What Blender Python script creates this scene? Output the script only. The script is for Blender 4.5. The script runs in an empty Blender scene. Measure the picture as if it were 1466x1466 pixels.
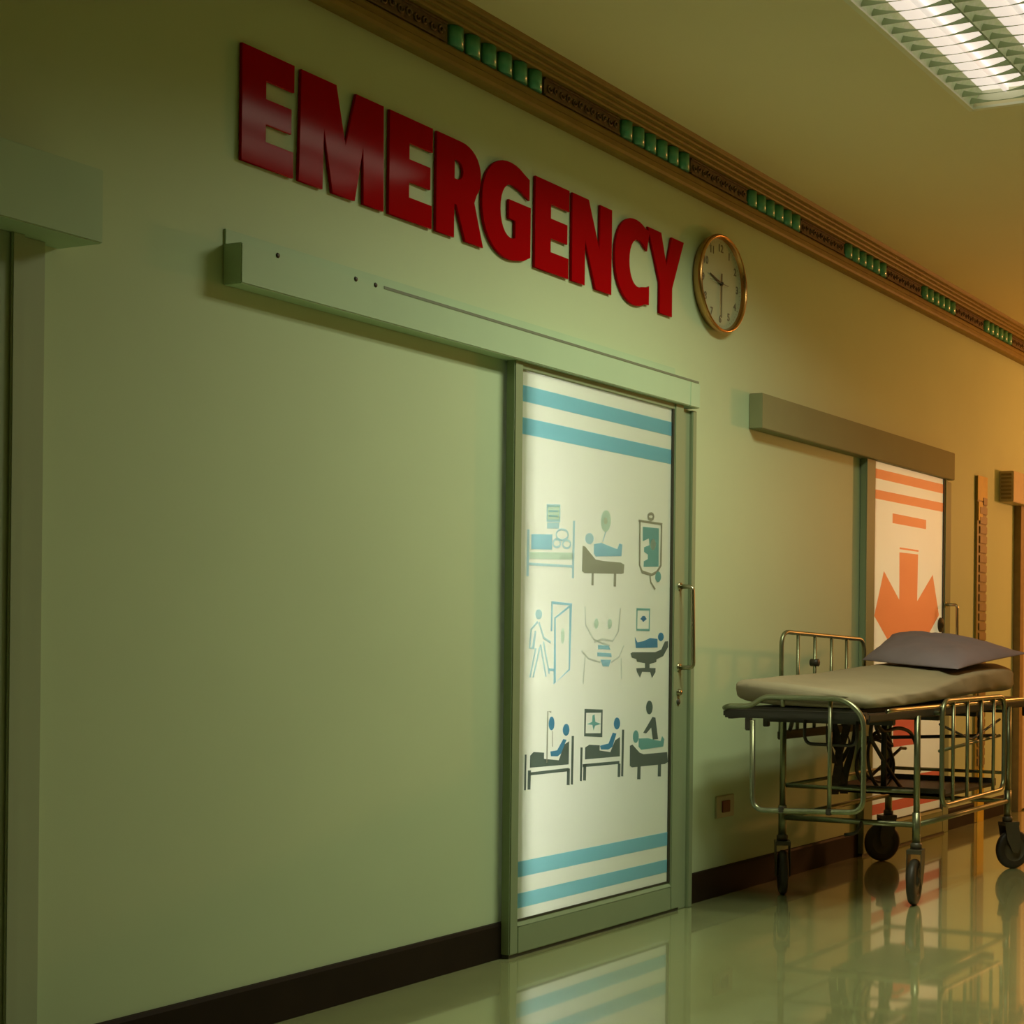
import bpy, bmesh, math, random
from mathutils import Vector, Matrix, noise
random.seed(4)
C = bpy.context.scene.collection
S = bpy.context.scene
PI = math.pi

# ------------------------------------------------------------------ camera, world, lights, exposure
F_PX, CX, CY, ROLL = 2340.0, 1230.0, 919.0, 0.0105
TH = math.atan(1030 / 2340.0)
cam = bpy.data.cameras.new('camera'); co = bpy.data.objects.new('camera', cam); C.objects.link(co)
cam.sensor_fit = 'HORIZONTAL'; cam.sensor_width = 36.0
cam.lens = 36.0 * F_PX / 1466.0
cam.clip_start = 0.05; cam.clip_end = 100
# rolled, shifted view: principal point right of and below the frame's centre
fw = Vector((math.cos(TH), math.sin(TH), 0)); rt = Vector((math.sin(TH), -math.cos(TH), 0)); up = Vector((0, 0, 1))
r2 = (rt - up * (-ROLL)).normalized()
u2 = (up - rt * ROLL).normalized()
co.matrix_world = Matrix(((r2.x, u2.x, -fw.x, 0), (r2.y, u2.y, -fw.y, -3.53), (r2.z, u2.z, -fw.z, 1.146), (0, 0, 0, 1)))
cam.shift_x = -(CX - 733.0) / 1466.0
cam.shift_y = (CY - 733.0) / 1466.0
S.camera = co

w = bpy.data.worlds.new('world'); S.world = w; w.use_nodes = True
w.node_tree.nodes['Background'].inputs[0].default_value = (0.5, 0.5, 0.3, 1)
w.node_tree.nodes['Background'].inputs[1].default_value = 0.02
S.view_settings.view_transform = 'Standard'; S.view_settings.look = 'None'
S.view_settings.exposure = 0.0; S.view_settings.gamma = 1.0; S.view_settings.use_curve_mapping = False
try:
    S.cycles.max_bounces = 8; S.cycles.diffuse_bounces = 4; S.cycles.glossy_bounces = 4
    S.cycles.transmission_bounces = 6; S.cycles.sample_clamp_indirect = 4
except Exception: pass

def area_lamp(name, loc, sx, sy, power, col, rot=(0, 0, 0), spread=PI):
    l = bpy.data.lights.new(name, 'AREA'); l.shape = 'RECTANGLE'; l.size = sx; l.size_y = sy
    l.energy = power; l.color = col; l.spread = spread
    o = bpy.data.objects.new(name, l); C.objects.link(o); o.location = loc; o.rotation_euler = rot
    return o
def point_lamp(name, loc, rad, power, col):
    l = bpy.data.lights.new(name, 'POINT'); l.energy = power; l.color = col; l.shadow_soft_size = rad
    o = bpy.data.objects.new(name, l); C.objects.link(o); o.location = loc
    return o
FX0, FX1, FY0, FY1, ZC = 4.78, 6.115, -1.905, -1.305, 3.27
# fluorescent ceiling fixture in view, added warm lamp out of view, added lamps backlighting the two glass doors
for yb in (-1.455, -1.755):
    area_lamp('fixture_lamp', ((FX0 + FX1) / 2, yb, ZC - 0.004), 1.2, 0.17, 23.8, (0.96, 1.0, 0.72), spread=math.radians(153))
point_lamp('unseen_warm_lamp', (12.6, -2.4, 2.2), 0.17, 228, (1.0, 0.375, 0.11))
area_lamp('added_backlight_emergency', (4.86, 0.62, 1.12), 0.3, 2.1, 52, (0.99, 0.92, 1.0), rot=(math.radians(-90), 0, 0))
area_lamp('added_backlight_side', (8.7, 1.5, 1.5), 0.6, 0.6, 74, (1.0, 0.82, 0.64), rot=(math.radians(-90), 0, 0))

# ------------------------------------------------------------------ materials
def mat(name, col, rough=0.6, metal=0.0, spec=0.5, coat=0.0, coat_rough=0.1, var=0.0, vscale=6.0, bump=0.0, bscale=200.0, emit=None, col2=None):
    m = bpy.data.materials.new(name); m.use_nodes = True; nt = m.node_tree; n = nt.nodes; L = nt.links
    b = n['Principled BSDF']
    b.inputs['Base Color'].default_value = (*col, 1); b.inputs['Roughness'].default_value = rough
    b.inputs['Metallic'].default_value = metal; b.inputs['Specular IOR Level'].default_value = spec
    b.inputs['Coat Weight'].default_value = coat; b.inputs['Coat Roughness'].default_value = coat_rough
    tc = n.new('ShaderNodeTexCoord')
    if var > 0:
        nz = n.new('ShaderNodeTexNoise'); nz.inputs['Scale'].default_value = vscale; nz.inputs['Detail'].default_value = 6
        L.new(tc.outputs['Object'], nz.inputs['Vector'])
        mx = n.new('ShaderNodeMix'); mx.data_type = 'RGBA'
        c2 = col2 or tuple(c * (1 - var) for c in col)
        mx.inputs[6].default_value = (*c2, 1); mx.inputs[7].default_value = (*col, 1)
        rp = n.new('ShaderNodeMapRange'); rp.inputs[1].default_value = 0.3; rp.inputs[2].default_value = 0.7
        L.new(nz.outputs['Fac'], rp.inputs[0]); L.new(rp.outputs[0], mx.inputs[0]); L.new(mx.outputs[2], b.inputs['Base Color'])
    if bump > 0:
        nb = n.new('ShaderNodeTexNoise'); nb.inputs['Scale'].default_value = bscale; nb.inputs['Detail'].default_value = 3
        L.new(tc.outputs['Object'], nb.inputs['Vector'])
        bp = n.new('ShaderNodeBump'); bp.inputs['Strength'].default_value = bump; bp.inputs['Distance'].default_value = 0.002
        L.new(nb.outputs['Fac'], bp.inputs['Height']); L.new(bp.outputs[0], b.inputs['Normal'])
    if emit:
        b.inputs['Emission Color'].default_value = (*emit[0], 1); b.inputs['Emission Strength'].default_value = emit[1]
    return m
def film(name, col, trans=0.5, rough=0.12):
    """printed translucent film: diffuse + translucent body with a faint sheen"""
    m = bpy.data.materials.new(name); m.use_nodes = True; nt = m.node_tree; n = nt.nodes; L = nt.links
    for x in list(n):
        if x.type == 'BSDF_PRINCIPLED': n.remove(x)
    out = [x for x in n if x.type == 'OUTPUT_MATERIAL'][0]
    d = n.new('ShaderNodeBsdfDiffuse'); t = n.new('ShaderNodeBsdfTranslucent'); g = n.new('ShaderNodeBsdfGlossy')
    d.inputs[0].default_value = (*col, 1); t.inputs[0].default_value = (*col, 1); g.inputs['Roughness'].default_value = rough
    nz = n.new('ShaderNodeTexNoise'); nz.inputs['Scale'].default_value = 3.0; tc = n.new('ShaderNodeTexCoord')
    L.new(tc.outputs['Object'], nz.inputs['Vector'])
    mc = n.new('ShaderNodeMix'); mc.data_type = 'RGBA'; mc.inputs[6].default_value = (*[c * .96 for c in col], 1); mc.inputs[7].default_value = (*col, 1)
    L.new(nz.outputs['Fac'], mc.inputs[0]); L.new(mc.outputs[2], d.inputs[0]); L.new(mc.outputs[2], t.inputs[0])
    a = n.new('ShaderNodeMixShader'); a.inputs[0].default_value = trans
    L.new(d.outputs[0], a.inputs[1]); L.new(t.outputs[0], a.inputs[2])
    f = n.new('ShaderNodeFresnel'); f.inputs[0].default_value = 1.35
    b = n.new('ShaderNodeMixShader'); L.new(f.outputs[0], b.inputs[0]); L.new(a.outputs[0], b.inputs[1]); L.new(g.outputs[0], b.inputs[2])
    L.new(b.outputs[0], out.inputs[0])
    return m
M = {}
M['wall'] = mat('wall_paint', (0.56, 0.69, 0.44), 0.55, spec=0.25, var=0.05, vscale=1.6, bump=0.12, bscale=420)
M['ceil'] = mat('ceiling_paint', (0.80, 0.76, 0.46), 0.8, spec=0.2, var=0.03, vscale=1.2)
M['floor'] = mat('vinyl_floor', (0.37, 0.41, 0.19), 0.20, spec=0.6, coat=1.0, coat_rough=0.045, var=0.14, vscale=9, bump=0.015, bscale=14)
M['wallr'] = mat('opposite_wall_paint', (0.20, 0.22, 0.12), 0.6, var=0.05)
M['floor'].node_tree.nodes['Principled BSDF'].inputs['Coat IOR'].default_value = 1.75
M['base'] = mat('baseboard_rubber', (0.022, 0.014, 0.008), 0.6, spec=0.15, var=0.2)
M['alu'] = mat('painted_aluminium', (0.27, 0.34, 0.20), 0.5, spec=0.2, var=0.06, vscale=3)
M['aluD'] = mat('shaded_header_metal', (0.29, 0.30, 0.16), 0.6, spec=0.1, var=0.07, vscale=2.5)  # header metal darkened to hold the shade on the third door's header
M['aluL'] = mat('header_metal', (0.48, 0.66, 0.44), 0.5, spec=0.25, var=0.07, vscale=2.5)
M['groove'] = mat('groove_grey', (0.17, 0.21, 0.14), 0.6)
M['seal'] = mat('rubber_seal', (0.05, 0.05, 0.03), 0.6)
M['leafp'] = mat('door_panel', (0.42, 0.50, 0.33), 0.35, spec=0.5, var=0.05, vscale=2)
M['red'] = mat('red_acrylic', (0.40, 0.0015, 0.004), 0.10, spec=0.026, var=0.08, vscale=3)
M['rededge'] = mat('red_acrylic_edge', (0.16, 0.004, 0.006), 0.35)
M['gold'] = mat('brass_rim', (0.60, 0.34, 0.13), 0.26, metal=1.0, var=0.1, vscale=20)
M['dial'] = mat('clock_dial', (0.42, 0.49, 0.33), 0.5, var=0.04)
M['ink'] = mat('black_ink', (0.03, 0.03, 0.02), 0.5, var=0.1)
M['inkg'] = mat('grey_ink', (0.14, 0.14, 0.10), 0.5, var=0.1)
M['wood'] = mat('cornice_wood', (0.29, 0.205, 0.04), 0.5, spec=0.25, var=0.2, vscale=14, bump=0.1, bscale=60)
M['woodd'] = mat('cornice_carving', (0.17, 0.10, 0.03), 0.5, var=0.4, vscale=60, bump=0.5, bscale=90)
M['teal'] = mat('green_glazed_block', (0.10, 0.52, 0.33), 0.3, spec=0.8, coat=0.3, var=0.15, vscale=30)
M['white'] = mat('fixture_white', (0.80, 0.84, 0.62), 0.4, var=0.03)
M['refl'] = mat('green_reflector', (0.60, 0.76, 0.42), 0.4, metal=0.0, var=0.35, vscale=45, col2=(0.78, 0.86, 0.64))
M['blade'] = mat('louvre_blade', (0.34, 0.44, 0.22), 0.5, var=0.1)
M['tube'] = mat('lit_tube', (0.9, 0.85, 0.8), 0.5, emit=((1.0, 0.86, 0.77), 0.70), var=0.02)
M['chrome'] = mat('chrome_tube', (0.26, 0.27, 0.16), 0.36, metal=0.85, var=0.12, vscale=9)
M['steel'] = mat('brushed_steel', (0.45, 0.42, 0.27), 0.28, metal=1.0, var=0.08, vscale=12)
M['rubber'] = mat('black_rubber', (0.045, 0.035, 0.022), 0.5, spec=0.4, var=0.25, vscale=30)
M['hub'] = mat('wheel_hub', (0.075, 0.062, 0.035), 0.45, var=0.15, vscale=30)
M['dark'] = mat('dark_frame', (0.05, 0.04, 0.025), 0.5, var=0.2, vscale=10)
M['sheet'] = mat('bed_sheet', (0.37, 0.31, 0.20), 0.85, spec=0.15, var=0.08, vscale=5, bump=0.25, bscale=300)
M['pillow'] = mat('pillow_cloth', (0.27, 0.215, 0.24), 0.9, spec=0.1, var=0.08, vscale=6, bump=0.25, bscale=300)
M['yellow'] = mat('yellow_plastic', (0.66, 0.46, 0.02), 0.5, var=0.15, vscale=18)
M['olive'] = mat('olive_backing', (0.30, 0.22, 0.03), 0.5, var=0.15, vscale=18)
M['brown'] = mat('brown_plate', (0.30, 0.21, 0.07), 0.5, var=0.2, vscale=18)
M['plate'] = mat('outlet_plate', (0.42, 0.40, 0.24), 0.4, var=0.04)
M['sock'] = mat('socket_dark_red', (0.12, 0.012, 0.008), 0.4, var=0.1)
M['hose'] = mat('hose_rubber', (0.06, 0.04, 0.02), 0.45, var=0.2)
M['black_web'] = mat('webbing', (0.05, 0.03, 0.015), 0.8, var=0.3, vscale=25)
M['grille'] = mat('beige_housing', (0.60, 0.50, 0.30), 0.5, var=0.08, vscale=20)
FM = {'film': film('white_film', (0.86, 0.90, 0.78)), 'stripe': film('blue_stripe_film', (0.37, 0.78, 0.98), 0.85),
      'pale': film('glare_blue_print', (0.62, 0.86, 0.97), 0.9), 'mint': film('glare_mint_print', (0.76, 0.92, 0.82), 0.9),  # pale, mint and light teal inks carry the glare washing over upper icons
      'teal_pale': film('glare_teal_print', (0.46, 0.78, 0.96), 0.9), 'teal': film('teal_print', (0.26, 0.58, 0.58), 0.7),
      'blue': film('blue_print', (0.11, 0.36, 0.62), 0.65), 'dark': film('dark_print', (0.17, 0.23, 0.21), 0.6),
      'beige': film('beige_print', (0.46, 0.48, 0.38), 0.75), 'beige_pale': film('pale_grey_print', (0.74, 0.80, 0.74), 0.9),
      'white': film('white_print', (0.90, 0.92, 0.80), 0.85),
      'film2': film('cream_film', (0.88, 0.86, 0.76), 0.5, 0.5), 'orange': film('orange_print', (1.0, 0.31, 0.11), 0.9, 0.5), 'redp': film('red_print', (0.92, 0.17, 0.12), 0.8)}

# ------------------------------------------------------------------ helpers
class MB:
    def __init__(s): s.v = []; s.f = []; s.m = []; s.sm = []
    def add(s, vs, fs, mi=0, smooth=False):
        o = len(s.v); s.v += [tuple(v) for v in vs]
        for f in fs: s.f.append([i + o for i in f]); s.m.append(mi); s.sm.append(smooth)
        return s
    def box(s, x0, x1, y0, y1, z0, z1, mi=0, bev=0.0):
        if bev <= 0:
            vs = [(x, y, z) for x in (x0, x1) for y in (y0, y1) for z in (z0, z1)]
            return s.add(vs, [(0, 1, 3, 2), (4, 6, 7, 5), (0, 4, 5, 1), (2, 3, 7, 6), (0, 2, 6, 4), (1, 5, 7, 3)], mi)
        b = bmesh.new(); bmesh.ops.create_cube(b, size=1)
        for v in b.verts: v.co = ((x0 + x1) / 2 + v.co.x * (x1 - x0), (y0 + y1) / 2 + v.co.y * (y1 - y0), (z0 + z1) / 2 + v.co.z * (z1 - z0))
        bmesh.ops.bevel(b, geom=b.edges[:], offset=bev, segments=2, affect='EDGES')
        b.verts.index_update(); s.add([v.co[:] for v in b.verts], [[v.index for v in f.verts] for f in b.faces], mi); b.free()
        return s
    def tube(s, pts, r, n=10, mi=0, closed=False, cap=True):
        pts = [Vector(p) for p in pts]; N = len(pts); rs = r if isinstance(r, (list, tuple)) else [r] * N
        tang = []
        for i in range(N):
            a = pts[(i - 1) % N] if (closed or i > 0) else pts[i]; b = pts[(i + 1) % N] if (closed or i < N - 1) else pts[i]
            tang.append((b - a).normalized())
        ref = Vector((0, 0, 1)) if abs(tang[0].z) < 0.9 else Vector((1, 0, 0))
        nrm = (ref - tang[0] * ref.dot(tang[0])).normalized(); vs = []
        for i in range(N):
            nrm = (nrm - tang[i] * nrm.dot(tang[i])).normalized(); bn = tang[i].cross(nrm)
            for k in range(n):
                a = 2 * PI * k / n; vs.append(pts[i] + (nrm * math.cos(a) + bn * math.sin(a)) * rs[i])
        fs = []
        for i in range(N if closed else N - 1):
            j = (i + 1) % N
            for k in range(n): fs.append((i * n + k, i * n + (k + 1) % n, j * n + (k + 1) % n, j * n + k))
        s.add(vs, fs, mi, True)
        if cap and not closed:
            s.add(vs[:n], [list(range(n - 1, -1, -1))], mi); s.add(vs[-n:], [list(range(n))], mi)
        return s
    def lathe(s, prof, origin, axis, n=32, mi=0):
        """prof: (radius, height along axis)"""
        ax = Vector(axis).normalized(); ref = Vector((0, 0, 1)) if abs(ax.z) < 0.9 else Vector((1, 0, 0))
        a1 = (ref - ax * ref.dot(ax)).normalized(); a2 = ax.cross(a1); o = Vector(origin); vs = []
        for (r, h) in prof:
            for k in range(n):
                a = 2 * PI * k / n; vs.append(o + ax * h + (a1 * math.cos(a) + a2 * math.sin(a)) * r)
        fs = []
        for i in range(len(prof) - 1):
            for k in range(n): fs.append((i * n + k, i * n + (k + 1) % n, (i + 1) * n + (k + 1) % n, (i + 1) * n + k))
        return s.add(vs, fs, mi, True)
    def build(s, name, mats, parent=None, loc=None):
        me = bpy.data.meshes.new(name); me.from_pydata(s.v, [], s.f)
        for m in (mats if isinstance(mats, (list, tuple)) else [mats]): me.materials.append(m)
        for p, mi, sm in zip(me.polygons, s.m, s.sm): p.material_index = mi; p.use_smooth = sm
        b = bmesh.new(); b.from_mesh(me); bmesh.ops.remove_doubles(b, verts=b.verts[:], dist=1e-6); bmesh.ops.recalc_face_normals(b, faces=b.faces[:]); b.to_mesh(me); b.free()
        return link(name, me, parent)
def link(name, me, parent=None):
    o = bpy.data.objects.new(name, me); C.objects.link(o)
    if parent: o.parent = parent; o.matrix_parent_inverse = Matrix.Translation(-world(parent))
    return o
def world(o):
    v = Vector(o.location)
    while o.parent: v = v + o.matrix_parent_inverse.translation + o.parent.location; o = o.parent
    return v
def tag(o, label=None, cat=None, group=None, kind=None):
    if label: o['label'] = label
    if cat: o['category'] = cat
    if group: o['group'] = group
    if kind: o['kind'] = kind
    return o
def empty(name, loc=(0, 0, 0)):
    o = bpy.data.objects.new(name, None); C.objects.link(o); o.location = loc; o.empty_display_size = 0.1
    return o
def fillet(pts, r, n=6, closed=False):
    pts = [Vector(p) for p in pts]; out = []; N = len(pts)
    for i in range(N):
        if not closed and i in (0, N - 1): out.append(pts[i]); continue
        p, a, b = pts[i], pts[i - 1], pts[(i + 1) % N]
        u = (a - p); v = (b - p); d = min(r, u.length * 0.48, v.length * 0.48); u.normalize(); v.normalize()
        for k in range(n + 1):
            t = k / n; q0 = p + u * d * (1 - t); q1 = p + v * d * t; out.append(q0 * (1 - t) + q1 * t)
    return out
def shape_mesh(name, loops, depth, mats, bevel=0.0):
    """flat outline(s) in the wall plane (x, z) extruded towards the corridor (-y) by depth; later loops cut holes"""
    cu = bpy.data.curves.new(name, 'CURVE'); cu.dimensions = '2D'; cu.fill_mode = 'BOTH'
    cu.extrude = max(depth / 2 - bevel, 0); cu.bevel_depth = bevel; cu.bevel_resolution = 1
    for lp in loops:
        sp = cu.splines.new('POLY'); sp.points.add(len(lp) - 1); sp.use_cyclic_u = True
        for i, (x, z) in enumerate(lp): sp.points[i].co = (x, z, 0, 1)
    o = bpy.data.objects.new(name, cu); C.objects.link(o)
    dg = bpy.context.evaluated_depsgraph_get(); me = bpy.data.meshes.new_from_object(o.evaluated_get(dg))
    bpy.data.objects.remove(o); bpy.data.curves.remove(cu)
    me.name = name; me.materials.clear()
    for m in (mats if isinstance(mats, (list, tuple)) else [mats]): me.materials.append(m)
    # local z (towards viewer) -> -y, local y -> z
    me.transform(Matrix(((1, 0, 0, 0), (0, 0, -1, -depth / 2), (0, 1, 0, 0), (0, 0, 0, 1))))
    return me
def ribbon(pts, w, closed=False):
    P = [Vector((p[0], p[1])) for p in pts]; N = len(P); L_, R_ = [], []
    for i in range(N):
        a = P[(i - 1) % N] if (closed or i > 0) else P[i]; b = P[(i + 1) % N] if (closed or i < N - 1) else P[i]
        t = (b - a).normalized(); n = Vector((-t.y, t.x)); k = 1.0
        if closed or 0 < i < N - 1:
            t1 = (P[i] - a).normalized(); k = 1 / max(0.5, abs(n.dot(Vector((-t1.y, t1.x)))))
        L_.append(P[i] + n * w / 2 * k); R_.append(P[i] - n * w / 2 * k)
    return L_, R_
def flat_part(name, items, y, parent, label=None, thick=0.0012):
    """one printed picture: polygons and strokes, a film thickness proud of the glass"""
    mb = MB(); mats = []; y0 = y
    for q, it in enumerate(items):
        y = y0 - q * 0.00006
        if it[1] not in mats: mats.append(it[1])
        mi = mats.index(it[1])
        if it[0] == 'f':
            from mathutils.geometry import tessellate_polygon
            P = it[2]; tris = tessellate_polygon([[Vector((p[0], p[1], 0)) for p in P]])
            mb.add([(p[0], y, p[1]) for p in P], [tuple(t) for t in tris], mi)
        else:
            L_, R_ = ribbon(it[2], it[3], it[4]); n = len(L_)
            vs = [(p[0], y - 0.0003, p[1]) for p in L_] + [(p[0], y - 0.0003, p[1]) for p in R_]
            mb.add(vs, [(i, (i + 1) % n, n + (i + 1) % n, n + i) for i in range(n if it[4] else n - 1)], mi)
    o = mb.build(name, [FM[k] for k in mats], parent)
    for p in o.data.polygons:
        if p.normal.y > 0: p.flip()
    if label: o['label'] = label
    return o
def rect(x0, z0, x1, z1): return [[x0, z0], [x1, z0], [x1, z1], [x0, z1]]

# ------------------------------------------------------------------ the setting
XL, XR, YR = -2.5, 17.0, -4.4
D2 = (4.93, 6.09); D3 = (8.16, 9.22); DH = 2.14; WT = 0.12
def struct(o): o['kind'] = 'structure'; return o
b = MB()
for (x0, x1, z0, z1) in ((XL, D2[0], 0, ZC), (D2[0], D2[1], DH, ZC), (D2[1], D3[0], 0, ZC), (D3[0], D3[1], DH, ZC), (D3[1], XR, 0, ZC)):
    b.box(x0, x1, 0, WT, z0, z1)
struct(b.build('wall_left', M['wall']))
b = MB(); b.box(XL, XR, YR, 2.0, -0.1, 0); struct(b.build('floor', M['floor']))
b = MB()   # ceiling with the opening of the recessed fixture
for (x0, x1, y0, y1) in ((XL, FX0, YR, 2.0), (FX1, XR, YR, 2.0), (FX0, FX1, YR, FY0), (FX0, FX1, FY1, 2.0)):
    b.box(x0, x1, y0, y1, ZC, ZC + 0.02)
struct(b.build('ceiling', M['ceil']))
b = MB(); b.box(XL, XR, YR - 0.1, YR, 0, ZC); struct(b.build('wall_right', M['wallr']))
b = MB(); b.box(XL - 0.1, XL, YR, 0, 0, ZC); struct(b.build('wall_near', M['wall']))
b = MB(); b.box(XR, XR + 0.1, YR, 0, 0, ZC); struct(b.build('wall_far', M['wall']))
b = MB(); b.box(4.3, 10.2, 1.9, 2.0, 0, ZC); b.box(4.2, 4.3, WT, 2.0, 0, ZC); b.box(10.2, 10.3, WT, 2.0, 0, ZC); b.box(7.0, 7.1, WT, 1.9, 0, ZC)
struct(b.build('wall_back', M['wall']))

# baseboards between the doors
bs = empty('baseboard_left', (3.0, 0, 0)); bs['kind'] = 'structure'
for (x0, x1) in ((2.94, 4.86), (6.175, 8.0), (9.33, 10.58), (12.2, XR - .05)):
    mb = MB(); pr = [(0, 0), (-0.014, 0), (-0.014, 0.118), (-0.009, 0.128), (0, 0.13)]
    vs = [(x, y, z) for x in (x0, x1) for (y, z) in pr]; n = len(pr)
    mb.add(vs, [(i, (i + 1) % n, n + (i + 1) % n, n + i) for i in range(n)] + [tuple(range(n)), tuple(range(2 * n - 1, n - 1, -1))])
    mb.build('baseboard_strip', M['base'], bs)

# cornice: moulded rail with a recessed frieze of carved panels and groups of six glazed green blocks
tr = empty('trim_1', (XL, 0, 3.07)); tr['kind'] = 'structure'
prof = [(0, 3.066), (-.036, 3.064), (-.05, 3.07), (-.056, 3.08), (-.058, 3.098), (-.052, 3.104), (-.054, 3.122), (-.05, 3.13), (-.036, 3.132), (-.036, 3.204), (-.066, 3.206),
        (-.070, 3.212), (-.070, 3.219), (-.081, 3.222), (-.084, 3.229), (-.084, 3.235), (-.096, 3.238), (-.100, 3.244), (-.100, 3.250), (-.112, 3.253), (-.117, 3.260), (-.121, 3.27), (0, 3.27)]
mb = MB(); n = len(prof); vs = [(x, y, z) for x in (XL, XR) for (y, z) in prof]
mb.add(vs, [(i, (i + 1) % n, n + (i + 1) % n, n + i) for i in range(n)]); mb.build('moulding', M['wood'], tr)
P0, PER, GL = 5.522, 1.0775, 0.548
def block_mesh():
    m_ = MB(); w_, h_ = 0.070, 0.070; cs = []
    for i in range(9):
        a = PI * i / 8; cs.append((-math.cos(a) * w_ / 2, -math.sin(a) * 0.030))
    vs = [(x, y, z) for z in (-h_ / 2, h_ / 2) for (x, y) in cs]
    m_.add(vs, [(i, i + 1, 10 + i, 9 + i) for i in range(8)], 0, True)
    m_.add(vs, [tuple(range(9)), tuple(range(17, 8, -1)), (0, 9, 17, 8)])
    return m_
def panel_mesh():
    m_ = MB(); L_ = PER - GL - 0.02; m_.box(0, L_, -0.010, 0, -0.033, 0.033)
    m_.box(0.0, L_, -0.016, -0.010, 0.026, 0.033); m_.box(0.0, L_, -0.016, -0.010, -0.033, -0.026)
    k = 0; x = 0.03
    while x < L_ - 0.02:      # scroll relief
        pts = []
        for j in range(13):
            a = j / 12 * 2.3 * PI; r = 0.016 * (1 - j / 16); pts.append((x + math.cos(a) * r, -0.012, (1 if k % 2 else -1) * math.sin(a) * r))
        m_.tube(pts, 0.0042, 5); x += 0.041; k += 1
    return m_
first = {}
def rep(name, mb_, mt, loc):
    if name not in first:
        o = mb_.build(name, mt); first[name] = o.data; bpy.data.objects.remove(o)
    o = bpy.data.objects.new(name, first[name]); C.objects.link(o); o.parent = tr; o.location = Vector(loc) - Vector(tr.location); return o
bmk, pmk = block_mesh(), panel_mesh()
for g in range(-2, 7):
    x0 = P0 + g * PER
    for k in range(6): rep('glazed_block', bmk, M['teal'], (x0 + (k + 0.5) * GL / 6, -0.036, 3.168))
    rep('carved_panel', pmk, M['woodd'], (x0 + GL + 0.01, -0.036, 3.168))

# ------------------------------------------------------------------ sliding doors
def header(parent, x0, x1, zt, zb, d, flange=True, mt='aluL'):
    mb = MB(); bt = zt - (0.044 if flange else 0.0)
    mb.box(x0, x1, -d, 0, zb, bt, bev=0.003)
    o = mb.build('header_track', M[mt], parent)
    if flange:
        fl = MB(); fl.box(x0 + 0.004, x1 - 0.10, -0.006, 0, bt + .001, zt, bev=0.001); fl.build('mounting_flange', M['aluL'], o)
        g = MB(); g.box(x0 + 0.60, x1 - 0.01, -d - 0.0015, -d + .001, bt - 0.012, bt - 0.003); g.build('groove', M['groove'], o)
        for xs in (x0 + 0.14, x0 + 0.47, x0 + 0.56):
            s_ = MB(); s_.lathe([(0, .003), (.006, .003), (.008, 0)], (xs, -d, bt - .008), (0, -1, 0), 10); s_.build('screw', M['dark'], o)
    return o
def leaf(parent, x0, x1, gx0, gx1, gz0, gz1, y, mats, fm, zt=2.15, th=0.04):
    """framed sliding leaf: stiles, rails, dark gasket and a translucent glass panel"""
    fr = MB(); fr.box(x0, gx0, y, y + th, 0.012, zt, bev=0.004); st = fr.build('stile', mats, parent)
    fr = MB(); fr.box(gx1 + 0.012, x1, y, y + th, 0.012, zt, bev=0.004); st2 = fr.build('stile', mats, parent)
    fr = MB(); fr.box(gx0, gx1 + .012, y, y + th, 0.012, gz0 - 0.018, bev=0.003)
    fr.add([(gx0, y, gz0 - .018), (gx1 + .012, y, gz0 - .018), (gx1 + .012, y + .014, gz0), (gx0, y + .014, gz0), (gx0, y + .03, gz0), (gx1 + .012, y + .03, gz0)], [(0, 1, 2, 3), (3, 2, 5, 4)])
    fr.build('bottom_rail', mats, parent)
    fr = MB(); fr.box(gx0, gx1 + .012, y + .004, y + th, gz1, zt, bev=0.002); fr.build('top_rail', mats, parent)
    fr = MB(); fr.box(gx1, gx1 + .012, y + .006, y + .03, gz0, gz1); fr.box(gx0, gx1, y + .009, y + .013, gz0 - .002, gz0 + .005); fr.build('gasket', M['seal'], parent)
    gl = MB(); gl.box(gx0, gx1, y + 0.014, y + 0.018, gz0, gz1); g = gl.build('glass_panel', fm, parent)
    return g
def pull_handle(parent, x, y, z0, z1, out, bow=0.0):
    mb = MB(); pts = [(x, y, z1), (x, y - out, z1), (x + bow * .4, y - out, (z0 + z1) / 2), (x + bow, y - out - .004, z0 + .05), (x + bow, y - out, z0), (x, y, z0)]
    pts = [(x, y, z1), (x, y - out, z1), (x + bow, y - out, z0), (x, y, z0)]
    mb.tube(fillet(pts, 0.022, 6), 0.0095, 10)
    mb.lathe([(0, .006), (.016, .006), (.018, 0)], (x, y, z1), (0, -1, 0), 14); mb.lathe([(0, .006), (.016, .006), (.018, 0)], (x, y, z0), (0, -1, 0), 14)
    return mb.build('pull_handle', M['steel'], parent)

# door_1: the plain green door at the left edge
d1 = empty('door_1', (2.0, 0, 0)); d1['kind'] = 'structure'
tag(d1, 'plain dull green sliding door at the far left edge under a deep header box', kind='structure')
header(d1, 0.9, 2.965, 2.302, 2.118, 0.155, False)
mb = MB(); mb.box(2.835, 2.90, -0.034, 0, 0, 2.12, bev=0.003); mb.build('door_post', M['leafp'], d1)
mb = MB(); mb.box(1.75, 2.828, -0.045, -0.012, 0.01, 2.12, bev=0.003); lf = mb.build('door_panel', M['leafp'], d1)
mb = MB(); mb.box(2.79, 2.826, -0.055, -0.045, 0.01, 2.12, bev=0.003); mb.build('edge_strip', M['leafp'], lf)

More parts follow.
